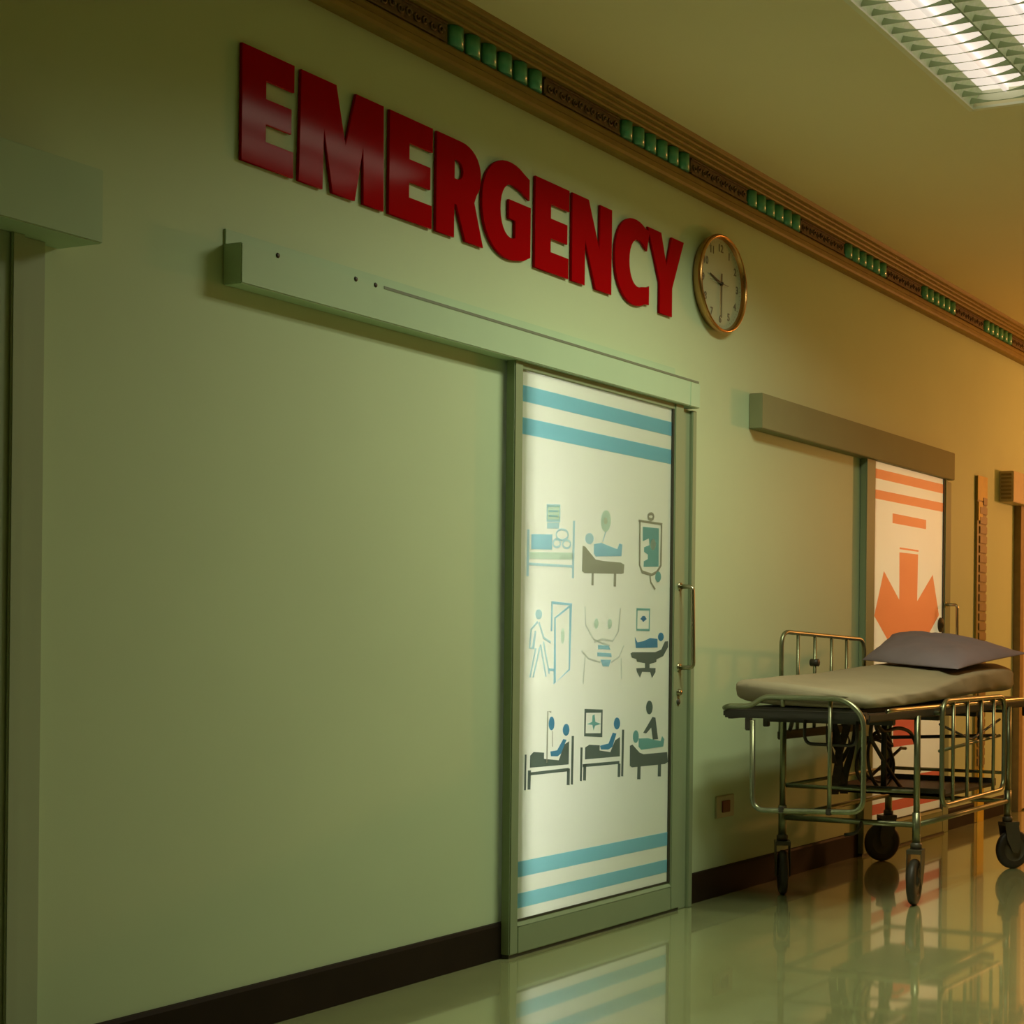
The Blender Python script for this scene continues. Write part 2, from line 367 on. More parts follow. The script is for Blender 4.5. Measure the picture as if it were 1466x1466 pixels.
# door_2: the emergency sliding door with pictograms
d2 = empty('door_2', (4.84, 0, 0)); tag(d2, 'grey-green framed sliding glass door with blue stripes and nine hospital pictograms', kind='structure')
header(d2, 3.511, 6.136, 2.300, 2.140, 0.07)
mb = MB(); mb.box(6.055, 6.137, -0.072, -0.002, 2.139, 2.245, bev=.003); mb.build('header_end_cap', M['aluL'], d2)
Y2 = -0.05
g2 = leaf(d2, 4.838, 6.04, 4.888, 5.958, 0.128, 2.115, Y2, M['alu'], FM['film'])
mb = MB(); mb.box(6.048, 6.115, -0.036, 0, 0, 2.13, bev=.003); mb.box(6.115, 6.150, -0.05, 0, 0, 2.13, bev=.003); mb.build('door_post', M['alu'], d2)
mb = MB(); mb.box(4.84, 6.04, -0.045, -0.012, 0.0, 0.014); mb.build('light_leak_block', M['seal'], d2)  # strip added under the leaf to stop room light leaking out
h = pull_handle(d2, 6.018, Y2, 1.03, 1.372, 0.062, 0.012)
mb = MB(); mb.lathe([(0, .016), (.009, .016), (.012, .012), (.014, 0)], (6.012, Y2, 0.925), (0, -1, 0), 14); mb.lathe([(0, .006), (.011, .006), (.012, 0)], (6.012, Y2, 0.885), (0, -1, 0), 12, 1)
mb.build('lock', [M['steel'], M['seal']], d2)
yp = Y2 + 0.0128
for (za, zb_) in ((2.002, 2.060), (1.884, 1.944), (0.284, 0.340), (0.172, 0.225)):
    flat_part('printed_stripe', [('f', 'stripe', rect(4.889, za, 5.957, zb_))], yp, g2)
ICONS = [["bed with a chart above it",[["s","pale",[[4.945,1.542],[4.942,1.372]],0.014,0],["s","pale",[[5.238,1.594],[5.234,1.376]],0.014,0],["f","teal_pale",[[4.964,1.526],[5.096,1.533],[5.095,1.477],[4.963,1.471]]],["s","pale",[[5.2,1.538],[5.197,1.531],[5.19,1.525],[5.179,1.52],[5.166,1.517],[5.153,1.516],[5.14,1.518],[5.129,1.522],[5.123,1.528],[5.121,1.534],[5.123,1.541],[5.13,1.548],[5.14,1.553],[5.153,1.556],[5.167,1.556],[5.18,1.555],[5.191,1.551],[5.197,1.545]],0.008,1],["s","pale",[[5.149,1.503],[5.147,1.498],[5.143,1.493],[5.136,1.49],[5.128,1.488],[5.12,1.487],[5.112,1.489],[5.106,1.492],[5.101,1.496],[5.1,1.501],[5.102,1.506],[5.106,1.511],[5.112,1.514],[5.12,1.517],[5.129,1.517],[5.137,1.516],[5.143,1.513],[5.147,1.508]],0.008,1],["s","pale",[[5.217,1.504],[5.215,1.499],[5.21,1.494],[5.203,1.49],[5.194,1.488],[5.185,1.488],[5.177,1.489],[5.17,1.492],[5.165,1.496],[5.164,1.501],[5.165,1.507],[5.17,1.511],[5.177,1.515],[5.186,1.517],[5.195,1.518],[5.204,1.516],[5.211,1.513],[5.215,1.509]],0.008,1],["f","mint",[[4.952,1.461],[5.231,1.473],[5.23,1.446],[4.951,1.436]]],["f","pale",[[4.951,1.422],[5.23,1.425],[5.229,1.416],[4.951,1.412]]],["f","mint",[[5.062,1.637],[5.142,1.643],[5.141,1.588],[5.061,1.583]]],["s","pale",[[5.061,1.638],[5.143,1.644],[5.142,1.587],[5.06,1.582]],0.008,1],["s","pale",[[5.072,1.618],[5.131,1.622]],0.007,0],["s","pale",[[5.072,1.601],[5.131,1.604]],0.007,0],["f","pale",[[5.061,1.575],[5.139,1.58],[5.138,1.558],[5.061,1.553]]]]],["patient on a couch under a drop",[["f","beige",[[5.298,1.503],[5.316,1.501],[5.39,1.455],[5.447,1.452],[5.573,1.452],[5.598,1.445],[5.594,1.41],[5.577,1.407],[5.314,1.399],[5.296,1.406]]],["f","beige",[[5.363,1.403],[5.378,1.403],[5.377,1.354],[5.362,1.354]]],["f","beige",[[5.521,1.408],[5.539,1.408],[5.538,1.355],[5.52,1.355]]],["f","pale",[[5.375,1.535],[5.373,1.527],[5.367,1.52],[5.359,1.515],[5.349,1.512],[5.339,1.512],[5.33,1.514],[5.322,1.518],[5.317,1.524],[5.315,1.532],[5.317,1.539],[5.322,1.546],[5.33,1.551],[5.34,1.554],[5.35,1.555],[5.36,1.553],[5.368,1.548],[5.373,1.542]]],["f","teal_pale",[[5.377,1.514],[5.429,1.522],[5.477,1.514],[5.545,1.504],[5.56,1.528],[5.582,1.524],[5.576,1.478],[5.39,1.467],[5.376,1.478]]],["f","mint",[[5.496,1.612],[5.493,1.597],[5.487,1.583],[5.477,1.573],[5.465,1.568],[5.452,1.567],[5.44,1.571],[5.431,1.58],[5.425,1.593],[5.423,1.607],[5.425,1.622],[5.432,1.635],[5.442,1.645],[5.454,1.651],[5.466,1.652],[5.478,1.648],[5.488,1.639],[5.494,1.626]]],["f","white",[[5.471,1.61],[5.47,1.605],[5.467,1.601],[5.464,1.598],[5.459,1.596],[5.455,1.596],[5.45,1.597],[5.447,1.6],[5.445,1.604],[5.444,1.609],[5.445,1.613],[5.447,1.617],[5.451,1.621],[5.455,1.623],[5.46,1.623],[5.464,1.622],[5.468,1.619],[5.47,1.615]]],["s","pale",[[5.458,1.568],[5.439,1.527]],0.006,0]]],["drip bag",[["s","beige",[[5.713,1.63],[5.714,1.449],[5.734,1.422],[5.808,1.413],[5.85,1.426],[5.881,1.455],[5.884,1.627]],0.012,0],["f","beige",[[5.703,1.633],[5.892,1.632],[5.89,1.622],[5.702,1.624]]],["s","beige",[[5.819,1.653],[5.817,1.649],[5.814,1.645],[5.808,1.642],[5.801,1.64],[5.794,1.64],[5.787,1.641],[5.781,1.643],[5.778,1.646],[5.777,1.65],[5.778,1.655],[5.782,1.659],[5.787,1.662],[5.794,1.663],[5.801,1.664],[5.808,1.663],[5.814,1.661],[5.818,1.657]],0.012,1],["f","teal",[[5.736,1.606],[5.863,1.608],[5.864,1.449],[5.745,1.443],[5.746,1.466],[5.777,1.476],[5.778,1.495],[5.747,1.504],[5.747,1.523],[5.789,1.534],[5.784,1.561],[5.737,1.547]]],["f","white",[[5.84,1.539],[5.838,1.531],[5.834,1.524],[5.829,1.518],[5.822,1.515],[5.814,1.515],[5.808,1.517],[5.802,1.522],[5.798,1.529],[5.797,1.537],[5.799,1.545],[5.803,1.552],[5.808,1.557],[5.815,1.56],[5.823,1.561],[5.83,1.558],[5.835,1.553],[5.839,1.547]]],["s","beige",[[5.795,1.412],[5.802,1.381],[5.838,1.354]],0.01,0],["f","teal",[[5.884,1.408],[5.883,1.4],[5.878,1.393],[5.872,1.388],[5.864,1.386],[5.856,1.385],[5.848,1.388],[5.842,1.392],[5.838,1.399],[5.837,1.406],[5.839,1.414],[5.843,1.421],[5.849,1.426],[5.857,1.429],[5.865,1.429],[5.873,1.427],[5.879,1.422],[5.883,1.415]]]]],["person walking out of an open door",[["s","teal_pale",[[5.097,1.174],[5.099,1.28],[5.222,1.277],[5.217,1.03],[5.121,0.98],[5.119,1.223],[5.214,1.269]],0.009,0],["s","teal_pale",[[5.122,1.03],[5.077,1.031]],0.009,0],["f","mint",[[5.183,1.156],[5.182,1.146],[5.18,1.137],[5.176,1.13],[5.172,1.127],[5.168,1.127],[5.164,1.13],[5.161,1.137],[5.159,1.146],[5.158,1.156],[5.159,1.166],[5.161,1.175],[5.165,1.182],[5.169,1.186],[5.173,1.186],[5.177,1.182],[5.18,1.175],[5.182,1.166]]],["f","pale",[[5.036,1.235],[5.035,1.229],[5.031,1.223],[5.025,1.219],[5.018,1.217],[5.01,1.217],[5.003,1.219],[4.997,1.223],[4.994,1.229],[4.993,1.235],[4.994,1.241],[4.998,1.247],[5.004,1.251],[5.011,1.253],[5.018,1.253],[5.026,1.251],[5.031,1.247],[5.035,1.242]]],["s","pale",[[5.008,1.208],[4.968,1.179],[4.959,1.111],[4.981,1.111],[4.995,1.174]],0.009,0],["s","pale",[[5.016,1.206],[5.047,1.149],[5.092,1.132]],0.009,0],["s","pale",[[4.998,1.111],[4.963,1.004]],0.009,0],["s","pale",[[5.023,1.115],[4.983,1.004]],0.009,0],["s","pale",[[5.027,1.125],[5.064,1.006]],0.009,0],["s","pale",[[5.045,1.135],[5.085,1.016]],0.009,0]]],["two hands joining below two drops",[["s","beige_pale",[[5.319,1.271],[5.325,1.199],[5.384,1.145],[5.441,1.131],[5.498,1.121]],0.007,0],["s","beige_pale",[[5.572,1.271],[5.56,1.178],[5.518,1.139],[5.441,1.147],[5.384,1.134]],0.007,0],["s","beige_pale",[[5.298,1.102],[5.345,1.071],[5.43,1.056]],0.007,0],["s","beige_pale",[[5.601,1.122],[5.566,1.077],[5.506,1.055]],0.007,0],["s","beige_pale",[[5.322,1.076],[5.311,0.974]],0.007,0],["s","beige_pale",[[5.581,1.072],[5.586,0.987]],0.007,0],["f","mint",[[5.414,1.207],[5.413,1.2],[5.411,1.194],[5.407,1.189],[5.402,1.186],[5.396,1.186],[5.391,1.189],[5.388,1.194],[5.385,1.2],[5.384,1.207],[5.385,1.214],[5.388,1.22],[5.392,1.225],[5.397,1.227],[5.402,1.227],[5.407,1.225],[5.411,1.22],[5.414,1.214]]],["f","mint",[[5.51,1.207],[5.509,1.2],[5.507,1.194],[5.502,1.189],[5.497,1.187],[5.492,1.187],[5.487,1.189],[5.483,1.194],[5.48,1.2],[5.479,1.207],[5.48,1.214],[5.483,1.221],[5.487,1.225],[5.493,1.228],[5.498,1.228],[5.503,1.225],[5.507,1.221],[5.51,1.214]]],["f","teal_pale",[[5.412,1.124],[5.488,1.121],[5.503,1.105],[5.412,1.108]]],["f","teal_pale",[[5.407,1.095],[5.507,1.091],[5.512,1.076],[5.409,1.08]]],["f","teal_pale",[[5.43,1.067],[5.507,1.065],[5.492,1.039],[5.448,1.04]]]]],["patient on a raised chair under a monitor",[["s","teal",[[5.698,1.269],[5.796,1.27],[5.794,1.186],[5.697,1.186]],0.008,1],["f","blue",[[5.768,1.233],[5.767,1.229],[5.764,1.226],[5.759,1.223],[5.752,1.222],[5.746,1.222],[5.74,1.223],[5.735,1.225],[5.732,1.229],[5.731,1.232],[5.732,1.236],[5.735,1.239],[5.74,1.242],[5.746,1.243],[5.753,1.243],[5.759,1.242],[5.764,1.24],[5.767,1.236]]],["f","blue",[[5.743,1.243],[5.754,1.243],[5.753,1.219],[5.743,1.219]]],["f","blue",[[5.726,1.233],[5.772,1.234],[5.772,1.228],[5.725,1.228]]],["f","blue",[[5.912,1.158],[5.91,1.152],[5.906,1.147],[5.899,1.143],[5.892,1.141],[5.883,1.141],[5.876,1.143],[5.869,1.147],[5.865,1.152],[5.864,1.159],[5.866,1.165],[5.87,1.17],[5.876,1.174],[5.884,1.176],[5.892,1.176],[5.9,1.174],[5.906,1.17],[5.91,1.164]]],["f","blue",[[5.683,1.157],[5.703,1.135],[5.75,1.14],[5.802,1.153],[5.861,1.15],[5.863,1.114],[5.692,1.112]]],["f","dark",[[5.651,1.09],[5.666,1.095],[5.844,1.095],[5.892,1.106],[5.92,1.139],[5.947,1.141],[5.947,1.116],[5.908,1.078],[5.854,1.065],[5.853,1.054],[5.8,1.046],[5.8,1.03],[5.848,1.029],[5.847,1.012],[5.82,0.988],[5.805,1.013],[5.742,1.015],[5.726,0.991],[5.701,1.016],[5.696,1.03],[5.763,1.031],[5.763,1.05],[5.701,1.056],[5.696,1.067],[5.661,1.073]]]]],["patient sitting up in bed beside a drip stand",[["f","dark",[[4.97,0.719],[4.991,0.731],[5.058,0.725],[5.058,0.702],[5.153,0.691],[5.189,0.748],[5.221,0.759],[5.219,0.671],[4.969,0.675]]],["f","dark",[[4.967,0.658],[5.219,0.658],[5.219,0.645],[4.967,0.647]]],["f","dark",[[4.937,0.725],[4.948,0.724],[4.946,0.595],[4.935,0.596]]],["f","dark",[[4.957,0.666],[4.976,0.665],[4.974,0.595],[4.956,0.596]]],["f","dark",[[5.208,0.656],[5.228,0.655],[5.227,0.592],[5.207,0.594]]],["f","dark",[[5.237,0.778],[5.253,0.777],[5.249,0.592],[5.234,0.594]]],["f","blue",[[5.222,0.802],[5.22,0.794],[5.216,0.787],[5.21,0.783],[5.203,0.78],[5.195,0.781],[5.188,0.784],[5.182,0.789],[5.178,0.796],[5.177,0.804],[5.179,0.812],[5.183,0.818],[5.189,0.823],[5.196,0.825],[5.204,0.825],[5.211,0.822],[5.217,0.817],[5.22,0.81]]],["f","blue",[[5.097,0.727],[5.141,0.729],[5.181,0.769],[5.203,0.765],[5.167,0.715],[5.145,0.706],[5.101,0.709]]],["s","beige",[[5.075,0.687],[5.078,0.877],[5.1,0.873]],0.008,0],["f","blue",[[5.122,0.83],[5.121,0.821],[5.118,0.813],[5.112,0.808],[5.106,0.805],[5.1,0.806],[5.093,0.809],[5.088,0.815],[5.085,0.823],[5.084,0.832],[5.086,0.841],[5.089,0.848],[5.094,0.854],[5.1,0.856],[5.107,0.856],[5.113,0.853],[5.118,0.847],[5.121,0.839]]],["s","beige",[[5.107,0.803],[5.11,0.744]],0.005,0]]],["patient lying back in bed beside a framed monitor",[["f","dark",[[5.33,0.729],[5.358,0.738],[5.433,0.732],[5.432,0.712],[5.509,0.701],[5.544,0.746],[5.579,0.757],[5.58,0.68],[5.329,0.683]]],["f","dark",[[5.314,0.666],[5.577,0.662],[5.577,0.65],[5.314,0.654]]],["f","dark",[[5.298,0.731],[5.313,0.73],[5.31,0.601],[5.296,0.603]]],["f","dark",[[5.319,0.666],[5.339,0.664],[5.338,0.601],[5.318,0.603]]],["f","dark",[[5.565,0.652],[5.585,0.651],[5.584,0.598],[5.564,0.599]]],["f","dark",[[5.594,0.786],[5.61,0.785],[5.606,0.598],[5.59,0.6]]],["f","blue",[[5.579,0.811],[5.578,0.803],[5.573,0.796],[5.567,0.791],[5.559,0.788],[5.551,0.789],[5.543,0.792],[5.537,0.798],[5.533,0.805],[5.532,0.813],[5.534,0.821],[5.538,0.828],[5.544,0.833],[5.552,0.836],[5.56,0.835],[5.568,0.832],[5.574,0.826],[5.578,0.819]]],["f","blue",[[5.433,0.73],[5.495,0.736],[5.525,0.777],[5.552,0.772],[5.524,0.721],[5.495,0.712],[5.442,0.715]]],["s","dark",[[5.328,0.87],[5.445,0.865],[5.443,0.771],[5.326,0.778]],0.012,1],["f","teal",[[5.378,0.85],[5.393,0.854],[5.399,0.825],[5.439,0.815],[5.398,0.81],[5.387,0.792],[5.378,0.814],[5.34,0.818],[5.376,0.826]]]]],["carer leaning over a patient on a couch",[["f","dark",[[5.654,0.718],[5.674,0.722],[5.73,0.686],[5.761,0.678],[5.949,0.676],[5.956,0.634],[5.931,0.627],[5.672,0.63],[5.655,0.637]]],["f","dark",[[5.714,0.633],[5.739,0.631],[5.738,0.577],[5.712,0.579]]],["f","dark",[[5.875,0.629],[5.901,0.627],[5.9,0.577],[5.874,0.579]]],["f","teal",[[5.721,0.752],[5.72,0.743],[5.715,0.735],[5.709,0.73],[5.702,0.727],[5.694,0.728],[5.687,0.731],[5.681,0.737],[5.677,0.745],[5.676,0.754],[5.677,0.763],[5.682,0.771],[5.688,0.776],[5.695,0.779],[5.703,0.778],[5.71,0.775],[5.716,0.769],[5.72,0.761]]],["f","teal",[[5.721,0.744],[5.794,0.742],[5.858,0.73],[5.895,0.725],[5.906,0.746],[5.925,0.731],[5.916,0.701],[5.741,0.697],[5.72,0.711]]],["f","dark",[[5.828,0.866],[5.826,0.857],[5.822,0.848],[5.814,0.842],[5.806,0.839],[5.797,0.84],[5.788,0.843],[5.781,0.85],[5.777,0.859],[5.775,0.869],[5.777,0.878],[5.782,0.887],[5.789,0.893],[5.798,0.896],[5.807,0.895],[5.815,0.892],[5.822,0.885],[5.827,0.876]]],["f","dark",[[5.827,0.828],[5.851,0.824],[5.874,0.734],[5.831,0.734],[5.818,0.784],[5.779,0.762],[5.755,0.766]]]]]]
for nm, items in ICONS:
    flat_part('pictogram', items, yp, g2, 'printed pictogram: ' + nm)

# door_3: the orange arrow door
d3 = empty('door_3', (8.1, 0, 0)); tag(d3, 'farther sliding glass door printed with orange stripes and a large arrow, behind the stretcher', kind='structure')
header(d3, 6.722, 9.27, 2.292, 2.128, 0.07, False, 'aluD')
Y3 = -0.045
g3 = leaf(d3, 8.0, 9.225, 8.118, 9.175, 0.155, 2.128, Y3, M['alu'], FM['film2'], zt=2.13)
mb = MB(); mb.box(8.0, 9.225, -0.04, -0.008, 0.0, 0.014); mb.build('light_leak_block', M['seal'], d3)  # same added strip, blocking light from the room behind
mb = MB(); mb.box(9.232, 9.31, -0.035, 0, 0, 2.12, bev=.003); mb.build('door_post', M['alu'], d3)
y3 = Y3 + 0.0128
for (pl, cl_) in (([[8.119, 2.036], [9.174, 2.041], [9.174, 2.096], [8.119, 2.088]], 'orange'), ([[8.119, 1.925], [9.174, 1.931], [9.174, 1.984], [8.119, 1.974]], 'orange'), (rect(8.119, .325, 9.174, .385), 'redp'), (rect(8.119, .205, 9.174, .262), 'redp')):
    flat_part('printed_stripe', [('f', cl_, pl)], y3, g3)
flat_part('printed_bar', [('f', 'orange', rect(8.39, 1.809, 8.90, 1.863))], y3, g3)
flat_part('printed_line', [('f', 'orange', rect(8.498, 1.670, 8.785, 1.680))], y3, g3)
flat_part('printed_arrow', [('f', 'orange', [[8.495, 1.652], [8.778, 1.655], [8.772, 1.385], [9.015, 1.548], [9.125, 1.31], [8.906, 1.162], [8.64, 0.97], [8.38, 1.13], [8.145, 1.288], [8.274, 1.537], [8.50, 1.385]])], y3, g3)
flat_part('printed_bar', [('f', 'redp', rect(8.43, .56, 8.765, .86))], y3, g3)
mb = MB(); mb.lathe([(0, .018), (.016, .018), (.018, .012), (.042, .010), (.045, 0)], (9.115, Y3, 1.252), (0, -1, 0), 20); mb.build('round_lock', M['dark'], d3)
pull_handle(d3, 9.20, Y3, 1.02, 1.375, 0.075, 0.01)

# door_4: last door at the right edge, only its header box and edge in view
d4 = empty('door_4', (10.6, 0, 0)); tag(d4, 'farthest door at the right edge, ochre lit with a boxy beige header', kind='structure')
hb = MB(); hb.box(10.30, 12.2, -0.10, 0, 2.085, 2.29, bev=.004); hh = hb.build('header_track', M['grille'], d4)
for k in range(7):
    v_ = MB(); v_.box(10.294, 10.30, -0.085, -0.015, 2.105 + k * .026, 2.117 + k * .026); v_.build('vent_slat', M['brown'], hh)
mb = MB(); mb.box(10.62, 10.70, -0.05, 0, 0, 2.09, bev=.003); mb.build('door_post', M['brown'], d4)
mb = MB(); mb.box(10.70, 11.9, -0.04, 0, 0.01, 2.09, bev=.003); mb.build('door_panel', M['grille'], d4)

# ------------------------------------------------------------------ EMERGENCY letters
def arc(cx, cy, rx, ry, a0, a1, n, pw=1.0):
    out = []
    for i in range(n + 1):
        a = math.radians(a0 + (a1 - a0) * i / n); c, s = math.cos(a), math.sin(a)
        out.append((cx + rx * math.copysign(abs(c) ** pw, c), cy + ry * math.copysign(abs(s) ** pw, s)))
    return out
G = {
 'E': [[(0, 0), (.97, 0), (.97, .225), (.44, .225), (.44, .385), (.93, .385), (.93, .60), (.44, .60), (.44, .765), (.98, .765), (.98, 1), (0, 1)]],
 'M': [[(0, 0), (.265, 0), (.275, .58), (.385, 0), (.645, 0), (.745, .56), (.755, 0), (1, 0), (.99, 1), (.655, 1), (.53, .47), (.415, 1), (.02, 1)]],
 'R': [[(0, 0), (.37, 0), (.37, .345), (.42, .345)] + [(.62, .0), (1.0, .0), (.86, .30)] + [(.80, .43)] + arc(.50, .71, .44, .29, -40, 90, 12, .9) + [(0, 1)],
       [(.37, .60)] + arc(.44, .70, .12, .10, -90, 90, 8) + [(.37, .80)]],
 'G': [[(1, .62), (1, .08)] + [(.86, .02)] + arc(.56, .5, .56, .52, -75, -180, 14, .92) + arc(.56, .5, .56, .52, 180, 62, 14, .92) + [(.97, .92), (.97, .70), (.80, .76)] + arc(.60, .5, .235, .29, 75, 290, 16, .95) + [(.68, .24), (.68, .42), (.545, .42), (.545, .62)]],
 'N': [[(0, 0), (.315, 0), (.315, .55), (.60, 0), (1, 0), (1, 1), (.70, 1), (.70, .44), (.40, 1), (0, 1)]],
 'C': [[(1, .045)] + arc(.58, .5, .58, .52, -62, -180, 14, .92) + arc(.58, .5, .58, .52, 180, 62, 14, .92) + [(1, .95), (.93, .70)] + arc(.68, .5, .27, .29, 70, 290, 16, .95) + [(.95, .25), (1, .27)]],
 'Y': [[(.34, 0), (.68, 0), (.68, .36), (1, 1), (.66, 1), (.52, .60), (.36, 1), (0, 1), (.34, .38)]]}
LX = [('E', 3.548, 3.757, 'first letter E at the far left of the red wall sign, with a soft sheen'), ('M', 3.776, 4.152, 'wide letter M of the red wall sign, streaked with lamp reflections'),
      ('E', 4.179, 4.397, 'second letter E of the red wall sign, between the M and the R'), ('R', 4.415, 4.669, 'letter R of the red wall sign, before the G'),
      ('G', 4.663, 4.949, 'letter G of the red wall sign, in its middle'), ('E', 4.979, 5.200, 'third letter E of the red wall sign, between the G and the N'),
      ('N', 5.218, 5.493, 'letter N of the red wall sign, right of the last E'), ('C', 5.518, 5.777, 'letter C of the red wall sign, touching the Y'), ('Y', 5.766, 6.056, 'last letter Y of the red wall sign, beside the clock')]
for ch, xa, xb, lab in LX:
    xa *= 1.0046; xb *= 1.0046; w_ = xb - xa; z0_, hh_ = 1.146 + (2.503 - 1.146) * 1.0046, 0.3335
    loops = [[(xa + u * w_ - xa, v * hh_) for (u, v) in lp] for lp in G[ch]]
    me = shape_mesh('sign_letter', loops, 0.011, M['red'], 0.0012)
    o = link('sign_letter', me); o.location = (xa, -0.003, z0_)
    tag(o, lab, 'letter', 'red letters spelling EMERGENCY')

# ------------------------------------------------------------------ wall clock
ck = empty('wall_clock', (6.385, -0.002, 2.728)); tag(ck, 'round wall clock with a brass rim and pale dial reading half past nine', 'clock')
cx, cz, R = 6.385, 2.728, 0.217
mb = MB(); mb.lathe([(R * .80, 0), (R * .93, .0), (R * .965, .012), (R * .99, .024), (R, .034), (R * .992, .044), (R * .965, .051), (R * .945, .050), (R * .925, .042), (R * .915, .030), (R * .91, .026)], (cx, -.002, cz), (0, -1, 0), 64); mb.build('rim', M['gold'], ck)
mb = MB(); mb.lathe([(0, .026), (R * .915, .026)], (cx, -.002, cz), (0, -1, 0), 48); dl = mb.build('dial', M['dial'], ck)
mb = MB(); mb.lathe([(0, 0.002), (R * .93, .002)], (cx, -.002, cz), (0, -1, 0), 48); mb.build('back_plate', M['dark'], ck)
def font_mesh(txt, size):
    cu = bpy.data.curves.new('t', 'FONT'); cu.body = txt; cu.size = size; cu.align_x = 'CENTER'; cu.align_y = 'CENTER'; cu.extrude = 0.0006; cu.offset = 0.0008
    o = bpy.data.objects.new('t', cu); C.objects.link(o); dg = bpy.context.evaluated_depsgraph_get(); me = bpy.data.meshes.new_from_object(o.evaluated_get(dg))
    bpy.data.objects.remove(o); bpy.data.curves.remove(cu); me.materials.clear(); me.materials.append(M['inkg'])
    me.transform(Matrix(((1, 0, 0, 0), (0, 0, -1, 0), (0, 1, 0, 0), (0, 0, 0, 1)))); return me
for hnum in range(1, 13):
    a = hnum * PI / 6; o = link('numeral', font_mesh(str(hnum), 0.047), dl); o.location = (cx + math.sin(a) * R * .72, -0.029, cz + math.cos(a) * R * .72)
mb = MB()
for k in range(60):
    a = k * PI / 30; r0, r1 = (R * .83, R * .865); s_, c_ = math.sin(a), math.cos(a); t_ = .0022 if k % 5 == 0 else .0009
    mb.add([(cx + s_ * r0 + c_ * t_, -.0287, cz + c_ * r0 - s_ * t_), (cx + s_ * r1 + c_ * t_, -.0287, cz + c_ * r1 - s_ * t_), (cx + s_ * r1 - c_ * t_, -.0287, cz + c_ * r1 + s_ * t_), (cx + s_ * r0 - c_ * t_, -.0287, cz + c_ * r0 + s_ * t_)], [(0, 1, 2, 3)])
tk = mb.build('minute_track', M['inkg'], dl); tk['kind'] = 'stuff'
def hand(name, ang, ln, tail, wd, yy, mt):
    s_, c_ = math.sin(ang), math.cos(ang); P = []
    for (t, w_) in ((-tail, wd), (0, wd), (ln, wd * .45)): P.append((t, w_))
    L_ = [(cx + s_ * t + c_ * w_, cz + c_ * t - s_ * w_) for t, w_ in P] + [(cx + s_ * t - c_ * w_, cz + c_ * t + s_ * w_) for t, w_ in reversed(P)]
    me = shape_mesh(name, [L_], 0.002, mt); o = link(name, me, ck); o.location = Vector((0, yy, 0)) + Vector(o.location); return o
hand('hour_hand', math.radians(285), .105, .012, .0058, -.032, M['ink'])
hand('minute_hand', math.radians(180), .150, .045, .0035, -.035, M['ink'])
hand('second_hand', math.radians(271), .11, .055, .0014, -.038, M['inkg'])
mb = MB(); mb.lathe([(0, .042), (.007, .042), (.008, .028)], (cx, 0, cz), (0, -1, 0), 14); mb.build('hand_cap', M['ink'], ck)

# ------------------------------------------------------------------ recessed ceiling fixture
cl = empty('ceiling_light', ((FX0 + FX1) / 2, (FY0 + FY1) / 2, ZC)); tag(cl, 'recessed fluorescent ceiling light with two lit bays and green louvred reflectors', 'ceiling light')
mb = MB(); fw_ = 0.018; zl = ZC - 0.006
mb.box(FX0 - fw_, FX1 + fw_, FY0 - fw_, FY0 + .004, zl, ZC + .004); mb.box(FX0 - fw_, FX1 + fw_, FY1 - .004, FY1 + fw_, zl, ZC + .004)
mb.box(FX0 - fw_, FX0 + .004, FY0, FY1, zl, ZC + .004); mb.box(FX1 - .004, FX1 + fw_, FY0, FY1, zl, ZC + .004); mb.build('frame', M['white'], cl)
mb = MB(); mb.box(FX0, FX1, FY0, FY1, ZC + .072, ZC + .12); mb.box(FX0 - .012, FX0, FY0, FY1, ZC + .021, ZC + .12); mb.box(FX1, FX1 + .012, FY0, FY1, ZC + .021, ZC + .12)
mb.box(FX0, FX1, FY0 - .012, FY0, ZC + .021, ZC + .12); mb.box(FX0, FX1, FY1, FY1 + .012, ZC + .021, ZC + .12); mb.build('housing', M['white'], cl)
W2 = (FY1 - FY0) / 2
for k in range(2):
    ya = FY1 - k * W2; yb = ya - W2; pr = []
    for i in range(9):      # parabolic sides
        t = i / 8; pr.append((ya - .004 - .038 * t ** 1.5, ZC + .002 + .062 * t))
    pl = [(2 * ((ya + yb) / 2) - y, z) for y, z in pr]
    for side in (pr, pl):
        mb = MB(); n = len(side); vs = [(x, y, z) for x in (FX0 + .003, FX1 - .003) for (y, z) in side]
        mb.add(vs, [(i, i + 1, n + i + 1, n + i) for i in range(n - 1)], 0, True); mb.build('reflector', M['refl'], cl)
    yc = (ya + yb) / 2
    mb = MB(); mb.box(FX0 + .004, FX1 - .004, yb + .041, ya - .041, ZC + .064, ZC + .068); mb.build('lit_backing', M['tube'], cl)
    mb = MB(); mb.tube([(FX0 + .03, yc, ZC + .049), (FX1 - .03, yc, ZC + .049)], .012, 14); mb.build('fluorescent_tube', M['tube'], cl)
    nb = 15
    for j in range(nb):
        xx = FX0 + (j + .5) * (FX1 - FX0) / nb; vs = []; K = 10
        for i in range(K + 1):
            t = i / K; y = ya - .006 - t * (W2 - .012); s_ = abs(2 * t - 1); zt_ = ZC + .0036 + .026 * s_ ** 2.0
            for dx in (-.0015, .0015): vs += [(xx + dx, y, ZC + .003), (xx + dx, y, zt_)]
        mb = MB(); fs = []
        for i in range(K):
            a = i * 4; c_ = (i + 1) * 4; fs += [(a, c_, c_ + 1, a + 1), (a + 2, a + 3, c_ + 3, c_ + 2), (a, a + 2, c_ + 2, c_), (a + 1, c_ + 1, c_ + 3, a + 3)]
        mb.add(vs, fs); mb.build('louvre_blade', M['blade'], cl)
